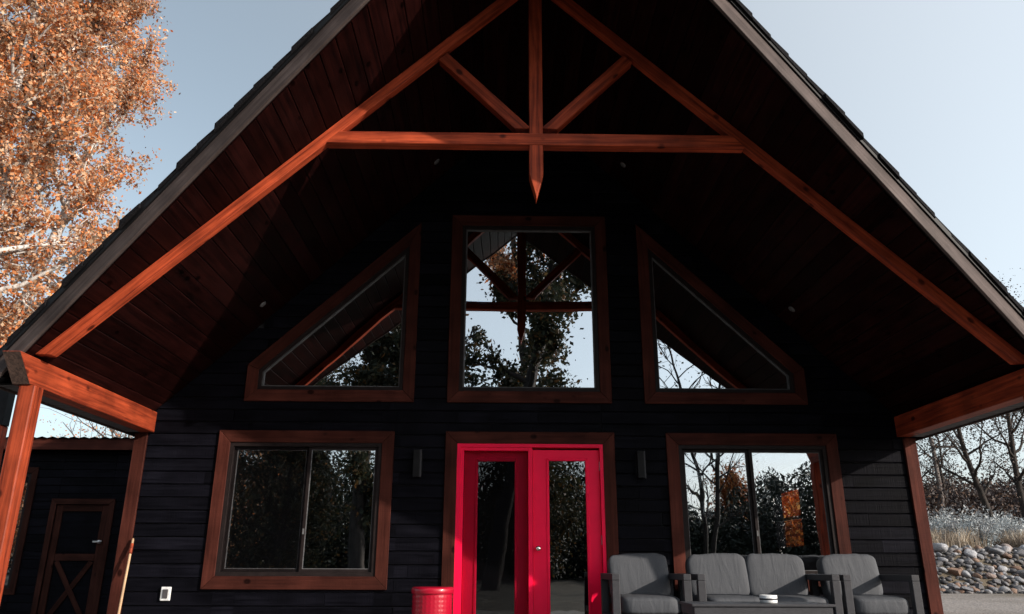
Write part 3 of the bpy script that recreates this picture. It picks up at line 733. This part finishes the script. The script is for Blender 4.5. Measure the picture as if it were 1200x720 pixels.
lathe('handle', [(.0, 0), (.032, 0), (.032, .008), (.013, .012), (.013, .04), (.03, .05), (.034, .062), (.02, .078), (.004, .08)], 'metal', dd_, (-7.595, .002, 1.17), 16, 'y')
box('handle', (-7.71, -.05, 1.155), (-7.60, -.035, 1.185), 'metal', dd_, .004)
ow = bpy.data.objects.new('window', None); COL.objects.link(ow); ow.parent = ob; ow['label'] = 'tall window with stained trim'
surround(OW, .11, ow, mat='trim_dark'); ring('window_frame', OW, .05, -.01, .1, 'vinyl', ow); prism_xz('pane', inset(OW, .045), .04, .046, 'glass', ow)
# side porch post and header of the outbuilding
timber('porch_post', (-7.32, -4.0, -.3), (-7.32, -4.0, 2.60), .2, .2, 'cedar', ob, up=(0, -1, 0))
timber('porch_header', (-13.0, -4.0, 2.90), (-7.2, -4.0, 2.90), .16, .598, 'blackmetal', ob)

# ------------------------------------------------------------------ vegetation helpers
def npmesh(name, V, F, mat, parent=None, loc=None, smooth=False):
    me = bpy.data.meshes.new(name); V = np.ascontiguousarray(V, dtype=np.float32); F = np.ascontiguousarray(F, dtype=np.int32); k = F.shape[1]
    me.vertices.add(len(V)); me.vertices.foreach_set('co', V.ravel()); me.loops.add(F.size); me.loops.foreach_set('vertex_index', F.ravel())
    me.polygons.add(len(F)); me.polygons.foreach_set('loop_start', np.arange(0, F.size, k, dtype=np.int32)); me.update(calc_edges=True)
    return link(name, me, mat, parent, Matrix.Translation(loc) if loc is not None else None, smooth)
def leaf_cloud(name, P, size, mat, parent=None, rs=None, aspect=.62, droop=0):
    """One small folded rhombus for each point of P."""
    rs = rs or np.random.RandomState(1); n = len(P)
    d = rs.normal(size=(n, 3)); d[:, 2] -= droop; d /= np.linalg.norm(d, axis=1)[:, None]
    u = rs.normal(size=(n, 3)); u -= (u*d).sum(1)[:, None]*d; u /= np.linalg.norm(u, axis=1)[:, None]
    s = size*rs.uniform(.45, 1.5, (n, 1))
    V = np.stack([P-d*s*.5, P+u*s*aspect*.5, P+d*s*.5, P-u*s*aspect*.5], 1).reshape(-1, 3)
    return npmesh(name, V, np.arange(4*n).reshape(-1, 4), mat, parent)
def tubes(name, lines, mat, parent=None, seg=6):
    V, F = [], []
    for pts, rad in lines:
        pts = np.asarray(pts, float); b = len(V)
        for i, p in enumerate(pts):
            tng = pts[min(i+1, len(pts)-1)]-pts[max(i-1, 0)]; tng = tng/(np.linalg.norm(tng)+1e-9)
            a = np.cross(tng, (0, 1, .1) if abs(tng[2]) > .8 else (0, 0, 1)); a /= np.linalg.norm(a)+1e-9; c = np.cross(tng, a)
            for k in range(seg):
                an = 2*math.pi*k/seg; V.append(p+(a*math.cos(an)+c*math.sin(an))*rad[i])
        for i in range(len(pts)-1):
            for k in range(seg): F.append((b+i*seg+k, b+i*seg+(k+1) % seg, b+(i+1)*seg+(k+1) % seg, b+(i+1)*seg+k))
    return npmesh(name, np.array(V), np.array(F), mat, parent, None, True)
def limb(rs, p, dr, L, r0, r1, n=6, wob=.12, up=.0):
    pts = [np.array(p, float)]; d_ = np.array(dr, float); d_ /= np.linalg.norm(d_)
    for i in range(n):
        d_ = d_+rs.normal(size=3)*wob+np.array((0, 0, up)); d_ /= np.linalg.norm(d_); pts.append(pts[-1]+d_*L/n)
    return np.array(pts), np.linspace(r0, r1, n+1)
def tree(name, label, cat, loc, H, r0, seed, leafmat, bark, nleaf, lsize, f0=.25, spread=.45, nl=22, lean=(0, 0), stems=1, group=None, sub=5, clump=.5, trunkw=.05, elev=.5, stem_spread=.13):
    rs = np.random.RandomState(seed); t = thing(name, label, cat, loc, 0, group); lines, tips = [], []
    for s_ in range(stems):
        a0 = rs.uniform(0, 6.28); off = np.array((math.cos(a0), math.sin(a0), 0))*(0 if stems == 1 else r0*1.4)
        dv = np.array((lean[0]+(rs.normal()*stem_spread if stems > 1 else 0), lean[1]+(rs.normal()*stem_spread if stems > 1 else 0), 1.0))
        hs_ = H*(1 if s_ == 0 else rs.uniform(.7, .95))
        tp_, tr_ = limb(rs, off-np.array((0, 0, .2)), dv, hs_, r0, r0*.12, 12, trunkw, .03); lines.append((tp_, tr_))
        for b in range(nl):
            q = f0+(1-f0)*(b+rs.uniform(0, 1))/nl; i = min(int(q*12), 11); u_ = q*12-i
            p = tp_[i]*(1-u_)+tp_[i+1]*u_; rr = (tr_[i]*(1-u_)+tr_[i+1]*u_)*.55; an = b*2.4+rs.uniform(-.5, .5)
            L = H*spread*(1.05-q*.75)*rs.uniform(.7, 1.1)*(.55 if q < f0+.08 else 1)
            lp, lr = limb(rs, p, (math.cos(an), math.sin(an), elev+.6*q), L, rr, .012, 7, .16, .05); lines.append((lp, lr)); tips += [lp[-1], lp[-2], lp[-3]]
            for c in range(sub):
                j = rs.randint(2, 7); dr = (lp[j]-lp[j-1]); dr = dr/np.linalg.norm(dr)+rs.normal(size=3)*.65
                sp_, sr_ = limb(rs, lp[j], dr, L*rs.uniform(.25, .5), lr[j]*.6, .006, 4, .2, .05); lines.append((sp_, sr_)); tips += [sp_[-1], sp_[-2], sp_[1]]
    tubes('trunk', lines, bark, t)
    if nleaf:
        tips = np.array(tips); idx = rs.randint(0, len(tips), nleaf)
        wgt = rs.uniform(.4, 1.3, len(tips))[idx]
        P = tips[idx]+rs.normal(size=(nleaf, 3))*clump*wgt[:, None]
        P = P[P[:, 2] > .3]
        leaf_cloud('crown', P, lsize, leafmat, t, rs, droop=.3)
    return t

# tree at the left edge, behind the outbuilding
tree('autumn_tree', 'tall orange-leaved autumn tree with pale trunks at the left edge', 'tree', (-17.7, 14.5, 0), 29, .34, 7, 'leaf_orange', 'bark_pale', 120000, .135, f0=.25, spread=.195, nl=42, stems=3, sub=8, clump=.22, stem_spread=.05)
tree('autumn_tree', 'bare pale-branched tree showing above the outbuilding roof', 'tree', (-15.5, 24, 0), 13, .22, 12, 'leaf_orange', 'bark_grey', 9000, .075, f0=.2, spread=.4, nl=26, stems=2, sub=7, clump=.7)
tree('autumn_tree', 'thin grey tree far behind the outbuilding roof', 'tree', (-11.0, 30, 0), 12, .2, 15, 'leaf_thicket', 'bark_grey', 14000, .08, f0=.2, spread=.4, nl=26, stems=2, sub=7, clump=.7)

# ------------------------------------------------------------------ right background
rw = thing('stone_bank', 'bank of piled rounded grey and brown boulders beyond the right corner', 'boulders', (14, YB, 0))
stones = []
for k in range(7):
    rs = np.random.RandomState(100+k); bm = bmesh.new(); bmesh.ops.create_icosphere(bm, subdivisions=2, radius=1)
    pl = [(v_, d_) for v_, d_ in zip(rs.normal(size=(7, 3)), rs.uniform(.5, .88, 7))]
    for v_ in bm.verts:
        c = np.array(v_.co)
        for nn, dd in pl:
            nn = nn/np.linalg.norm(nn); e_ = c@nn
            if e_ > dd: c = c-nn*(e_-dd)*.92
        v_.co = Vector(c*(1+rs.normal()*.03))
    me = bpy.data.meshes.new('stone'); bm.to_mesh(me); bm.free(); me.materials.append(MT['stone'])
    me.polygons.foreach_set('use_smooth', [k % 2 == 0]*len(me.polygons)); stones.append(me)
rs = np.random.RandomState(5); placed = []; tries = 0
while len(placed) < 296 and tries < 40000:
    tries += 1
    x = rs.uniform(11.2, 19.2); dd = rs.uniform(-.5, 1.55); sz = rs.choice([.10, .14, .17, .21, .27], p=[.30, .38, .20, .09, .03])*rs.uniform(.75, 1.1)
    y = float(bankline(x))+dd
    if any((x-a)**2+((y-b)*1.25)**2 < (.62*(sz+c))**2 for a, b, c in placed): continue
    placed.append((x, y, sz)); zg = float(gz(x, y))
    o = bpy.data.objects.new('stone', stones[rs.randint(7)]); COL.objects.link(o); o.parent = rw
    o.location = (x-14, y-YB, zg+sz*.32); o.scale = (sz*rs.uniform(.95, 1.35), sz*rs.uniform(.9, 1.2), sz*rs.uniform(.62, .9)); o.rotation_euler = (rs.uniform(-.35, .35), rs.uniform(-.35, .35), rs.uniform(0, 6.28))
# small fill stones between the boulders and along the rest of the bank
rs = np.random.RandomState(6); co = []; fc = []
bs = [np.array([v_.co[:] for v_ in m_.vertices]) for m_ in stones]; bf = [np.array([p_.vertices[:] for p_ in m_.polygons]) for m_ in stones]; nb_ = 0
for i in range(2600):
    x = rs.uniform(8.5, 26); dd = rs.uniform(-.75, 1.7); y = float(bankline(x))+dd; k = rs.randint(7)
    sz = rs.uniform(.035, .10) if 11 < x < 19.4 else rs.uniform(.06, .24); an = rs.uniform(0, 6.28); c_, s_ = math.cos(an), math.sin(an)
    V = bs[k]*np.array((sz*1.2, sz, sz*.75)); V = np.stack([V[:, 0]*c_-V[:, 1]*s_+x-14, V[:, 0]*s_+V[:, 1]*c_+y-YB, V[:, 2]+float(gz(x, y))+sz*.25], 1)
    co.append(V); fc.append(bf[k]+nb_); nb_ += len(V)
def fill_mat():
    m, n, l, p = newmat('fill_stone'); ge = n.new('ShaderNodeNewGeometry')
    rp = ramp(n, [(0, (.025, .024, .026)), (.5, (.07, .067, .069)), (.85, (.15, .147, .15)), (1, (.11, .07, .05))]); l.new(ge.outputs['Random Per Island'], rp.inputs[0]); l.new(rp.outputs[0], p.inputs['Base Color']); p.inputs['Roughness'].default_value = .85; return m
tag(npmesh('small_stones', np.concatenate(co), np.concatenate(fc), fill_mat(), rw, None, True), kind='stuff')
# dry grass on the bank top
def blades(name, P, h, mat, rs, wd=.012):
    n = len(P); a = rs.uniform(0, 6.28, n); hh = h*rs.uniform(.5, 1.2, n); ln = rs.normal(size=(n, 2))*.22*hh[:, None]
    t_ = np.stack([P[:, 0]+ln[:, 0], P[:, 1]+ln[:, 1], P[:, 2]+hh], 1); o_ = np.stack([np.cos(a)*wd, np.sin(a)*wd, a*0], 1)
    m_ = (P+t_)/2+np.stack([-ln[:, 0]*.15, -ln[:, 1]*.15, hh*.05], 1)
    V = np.stack([P-o_, P+o_, m_+o_*.7, m_-o_*.7, t_+o_*.15, t_-o_*.15], 1).reshape(-1, 3)
    b = np.arange(n)[:, None]*6; F = np.concatenate([b+np.array([0, 1, 2, 3]), b+np.array([3, 2, 4, 5])])
    return npmesh(name, V, F, mat)
rs = np.random.RandomState(8); n = 26000
x = rs.uniform(8.5, 34, n); d_ = 1.45+np.abs(rs.normal(size=n))*2.6; y = bankline(x)+d_
keep = np.sin(x*1.9)+np.sin(x*.7+y*1.1) > -1.1; x, y = x[keep], y[keep]
tag(blades('dry_grass', np.stack([x, y, gz(x, y)], 1), .62, 'grass', rs), 'tall dry tan grass along the top of the boulder bank', 'grass', kind='stuff')
def shrub(label, loc, Rr, H, seed, mat, n, ls, group):
    rs = np.random.RandomState(seed); t = thing('shrub', label, 'shrub', loc, 0, group); lines, P = [], []
    for b in range(26):
        an = rs.uniform(0, 6.28); tl = rs.uniform(.1, .75); q = limb(rs, (0, 0, 0), (math.cos(an)*tl, math.sin(an)*tl, 1), H*rs.uniform(.6, 1.05), .014, .004, 6, .09, 0)
        q[0][:, :2] *= Rr/H*1.4; lines.append(q)
        for j in range(1, 7): P += list(q[0][j]+rs.normal(size=(n//150, 3))*np.array((.10, .10, .09))*H)
    tubes('stems', lines, 'bark_grey', t, 4); P = np.array(P); P = P[P[:, 2] > .02]; leaf_cloud('foliage', P, ls, mat, t, rs, aspect=.35)
    return t
lab = ['silvery pale shrub right beside the cabin corner behind the boulders', 'silvery pale shrub in the middle of the bank top, tallest of its row', 'silvery pale shrub on the bank top under the leaning tree', 'silvery pale shrub at the right edge of the picture',
       'low silvery shrub behind the utility pole side of the bank', 'low silvery shrub behind the dry grass near the right edge']
for i, (px_, dd, Rr, H) in enumerate(((14.6, 2.6, .8, 1.25), (15.9, 3.0, 1.0, 1.45), (17.2, 3.4, .9, 1.2), (18.9, 3.0, .9, 1.1), (15.2, 4.6, .9, 1.5), (18.2, 5.0, 1.0, 1.3))):
    y = float(bankline(px_))+dd; shrub(lab[i], (px_, y, float(gz(px_, y))-.03), Rr, H, 60+i, 'leaf_silver', 2600, .10, 'silvery shrubs on the boulder bank')
def at_g(x, y): return (x, y, float(gz(x, y))-.05)
BG = 'trees beyond the boulder bank'
tree('bare_tree', 'dark leaning tree with sparse leaves beyond the boulder bank', 'tree', at_g(23.6, 29), 11, .2, 31, 'leaf_thicket', 'bark_dark', 7000, .085, f0=.22, spread=.42, nl=20, lean=(-.22, .0), sub=6, clump=.5, group=BG)
tree('bare_tree', 'slender dark tree just right of the utility pole', 'tree', at_g(21.4, 32), 9, .13, 34, 'leaf_thicket', 'bark_dark', 6000, .085, f0=.25, spread=.36, nl=18, sub=5, clump=.5, group=BG)
tree('bare_tree', 'leafier tree at the right edge beside the porch post', 'tree', at_g(25.6, 30), 12, .2, 37, 'leaf_thicket', 'bark_dark', 15000, .09, f0=.18, spread=.4, nl=22, sub=6, clump=.6, group=BG)
tree('bare_tree', 'tall thin tree standing behind the leaning tree', 'tree', at_g(25.0, 36), 12, .16, 38, 'leaf_thicket', 'bark_dark', 9000, .09, f0=.2, spread=.36, nl=20, sub=6, clump=.55, group=BG)
rs = np.random.RandomState(77); n = 260000
x = rs.uniform(14, 75, n); y = rs.uniform(33, 62, n); cl = .5+.5*np.sin(x*.9+np.sin(y*.5)*2)*np.sin(y*.7+1.3)+.25*np.sin(x*2.3+y); zz = gz(x, y)+(np.abs(rs.normal(size=n))*.2+rs.uniform(0, 1, n)*.9)*(1.0+2.0*np.clip(cl, 0, 1.2))
tag(leaf_cloud('thicket', np.stack([x, y, zz], 1), .19, 'leaf_thicket', None, rs), 'dark purplish brown thicket on the slope behind the bank', 'thicket', kind='stuff')
t = thing('utility_pole', 'grey wooden utility pole with short crossarm beyond the bank', 'utility pole', at_g(24.35, 35))
H_ = 7.75-t.location.z; lathe('pole', [(.14, -.1), (.125, H_*.5), (.10, H_), (.06, H_+.03)], 'bark_grey', t, seg=12)
timber('crossarm', (-.1, -.13, H_-.45), (1.15, -.13, H_-.45), .1, .12, 'bark_dark', t)
for xx in (.3, .7, 1.05): lathe('insulator', [(.03, 0), (.045, .04), (.03, .08), (.045, .12), (.02, .15)], 'frame_grey', t, (xx, -.13, H_-.385), 10)
tree('autumn_tree', 'orange tree glimpsed through the right window and the room behind it', 'tree', (7.1, 11.4, 0), 4.4, .1, 51, 'leaf_backlit', 'bark_grey', 14000, .12, f0=.12, spread=.28, nl=16, sub=4, clump=.35)

# ------------------------------------------------------------------ trees behind the camera, seen mirrored in the windows
RG = 'trees mirrored in the cabin windows'
tree('mirrored_tree', 'large leaning tree mirrored in the centre gable window', 'tree', (-.6, -18.5, 0), 17, .34, 81, 'leaf_dark', 'bark_dark', 30000, .17, f0=.30, spread=.33, nl=20, lean=(.13, 0), sub=4, clump=.26, group=RG)
tree('mirrored_tree', 'orange-topped tree mirrored in the top of the centre gable window', 'tree', (.6, -23, 0), 22, .26, 83, 'leaf_orange', 'bark_grey', 30000, .16, f0=.5, spread=.26, nl=20, sub=4, clump=.28, group=RG)
tree('mirrored_tree', 'feathery brown tree mirrored in the left half of the centre gable window', 'tree', (-2.9, -21, 0), 16, .2, 84, 'leaf_dark', 'bark_grey', 26000, .15, f0=.3, spread=.22, nl=24, sub=5, clump=.3, group=RG)
tree('mirrored_tree', 'dark leafy tree mirrored in the left sloping gable window', 'tree', (-5.1, -19, 0), 14, .3, 85, 'leaf_dark', 'bark_dark', 30000, .17, f0=.2, spread=.26, nl=20, sub=4, clump=.28, group=RG)
tree('mirrored_tree', 'bare-branched tree mirrored in the right sloping gable window', 'tree', (7.3, -20, 0), 13, .11, 87, 'leaf_dark', 'bark_dark', 900, .10, f0=.2, spread=.26, nl=26, sub=8, clump=.35, stems=2, group=RG)
tree('mirrored_tree', 'bushy dark tree mirrored in the lower left window', 'tree', (-9.5, -24, 0), 10, .2, 88, 'leaf_dark', 'bark_dark', 40000, .13, f0=.05, spread=.4, nl=26, sub=5, clump=.7, group=RG)
tree('mirrored_tree', 'tan and green tree mirrored in the left window beside its mullion', 'tree', (-13.5, -27, 0), 12, .2, 89, 'leaf_orange', 'bark_pale', 14000, .13, f0=.05, spread=.38, nl=26, sub=5, clump=.75, group=RG)
tree('mirrored_tree', 'low dark tree mirrored in the glass of the red door', 'tree', (1.2, -30, 0), 8.5, .2, 90, 'leaf_dark', 'bark_dark', 36000, .14, f0=.04, spread=.42, nl=24, sub=5, clump=.7, group=RG)
tree('mirrored_tree', 'rust-orange round tree mirrored in the right window above the sofa', 'tree', (18.6, -52, 0), 7.4, .16, 91, 'leaf_rust', 'bark_dark', 12000, .18, f0=.1, spread=.4, nl=20, sub=4, clump=.5, group=RG)
tree('mirrored_tree', 'golden tree mirrored in the outbuilding window', 'tree', (-23.5, -19, 0), 9, .18, 95, 'leaf_orange', 'bark_grey', 16000, .13, f0=.08, spread=.36, nl=22, sub=5, clump=.4, group=RG)
def conifer_mesh(seed, H, Rr, n):
    rs = np.random.RandomState(seed); h = rs.uniform(0, 1, n)**1.3; lay = np.clip(np.floor(h*26)/26+rs.normal(size=n)*.02, 0, .995)
    an = rs.uniform(0, 6.28, n); r = Rr*(1-lay)**.9*np.sqrt(rs.uniform(.05, 1, n))*(.78+.22*np.sin(an*3+lay*40)*np.sin(an*5-lay*63))
    return np.stack([r*np.cos(an), r*np.sin(an), H*(.06+.94*lay)-r*.25], 1), rs
base = []
for k in range(2):
    t = thing('conifer', 'dark conifer mirrored in the lower windows', 'tree', (0, 0, 0), 0, 'dark conifers mirrored in the lower windows')
    lathe('trunk', [(.16, -.1), (.10, 3), (.02, 7)], 'bark_dark', t, seg=8)
    P, rs = conifer_mesh(120+k, 8, 1.9, 9000); leaf_cloud('crown', P, .34, 'needle', t, rs, aspect=.3, droop=.5); base.append(t)
rs = np.random.RandomState(9)
for i in range(26):
    src = base[i % 2]
    if i < 2: t = src
    else:
        t = src.copy(); COL.objects.link(t)
        for ch in list(src.children):
            c = ch.copy(); COL.objects.link(c); c.parent = t
    x = -30+i*2.5+rs.uniform(-.6, .6); s_ = rs.uniform(.62, .95)*(1.25 if x < -3 else .72)
    t.location = (x, -44+rs.uniform(-4, 4), 0); t.scale = (s_*1.5, s_*1.5, s_); t.rotation_euler = (0, 0, rs.uniform(0, 6))

rs = np.random.RandomState(33); n = 240000
x = rs.uniform(-42, 40, n); y = rs.uniform(-47, -36, n); tall = np.where(x < 6, 6.6, np.where(x < 15.5, 4.0, 5.6))+np.where(x < 6, 1.6, .7)*np.sin(x*.8+np.sin(y)*1.1)+.5*np.sin(x*2.3+y*.9)
zz = rs.uniform(0, 1, n)**.8*tall
tag(leaf_cloud('dark_wood', np.stack([x, y, zz], 1), .26, 'needle', None, rs, aspect=.45), 'dense dark edge of the wood mirrored in the lower windows', 'wood', kind='stuff')
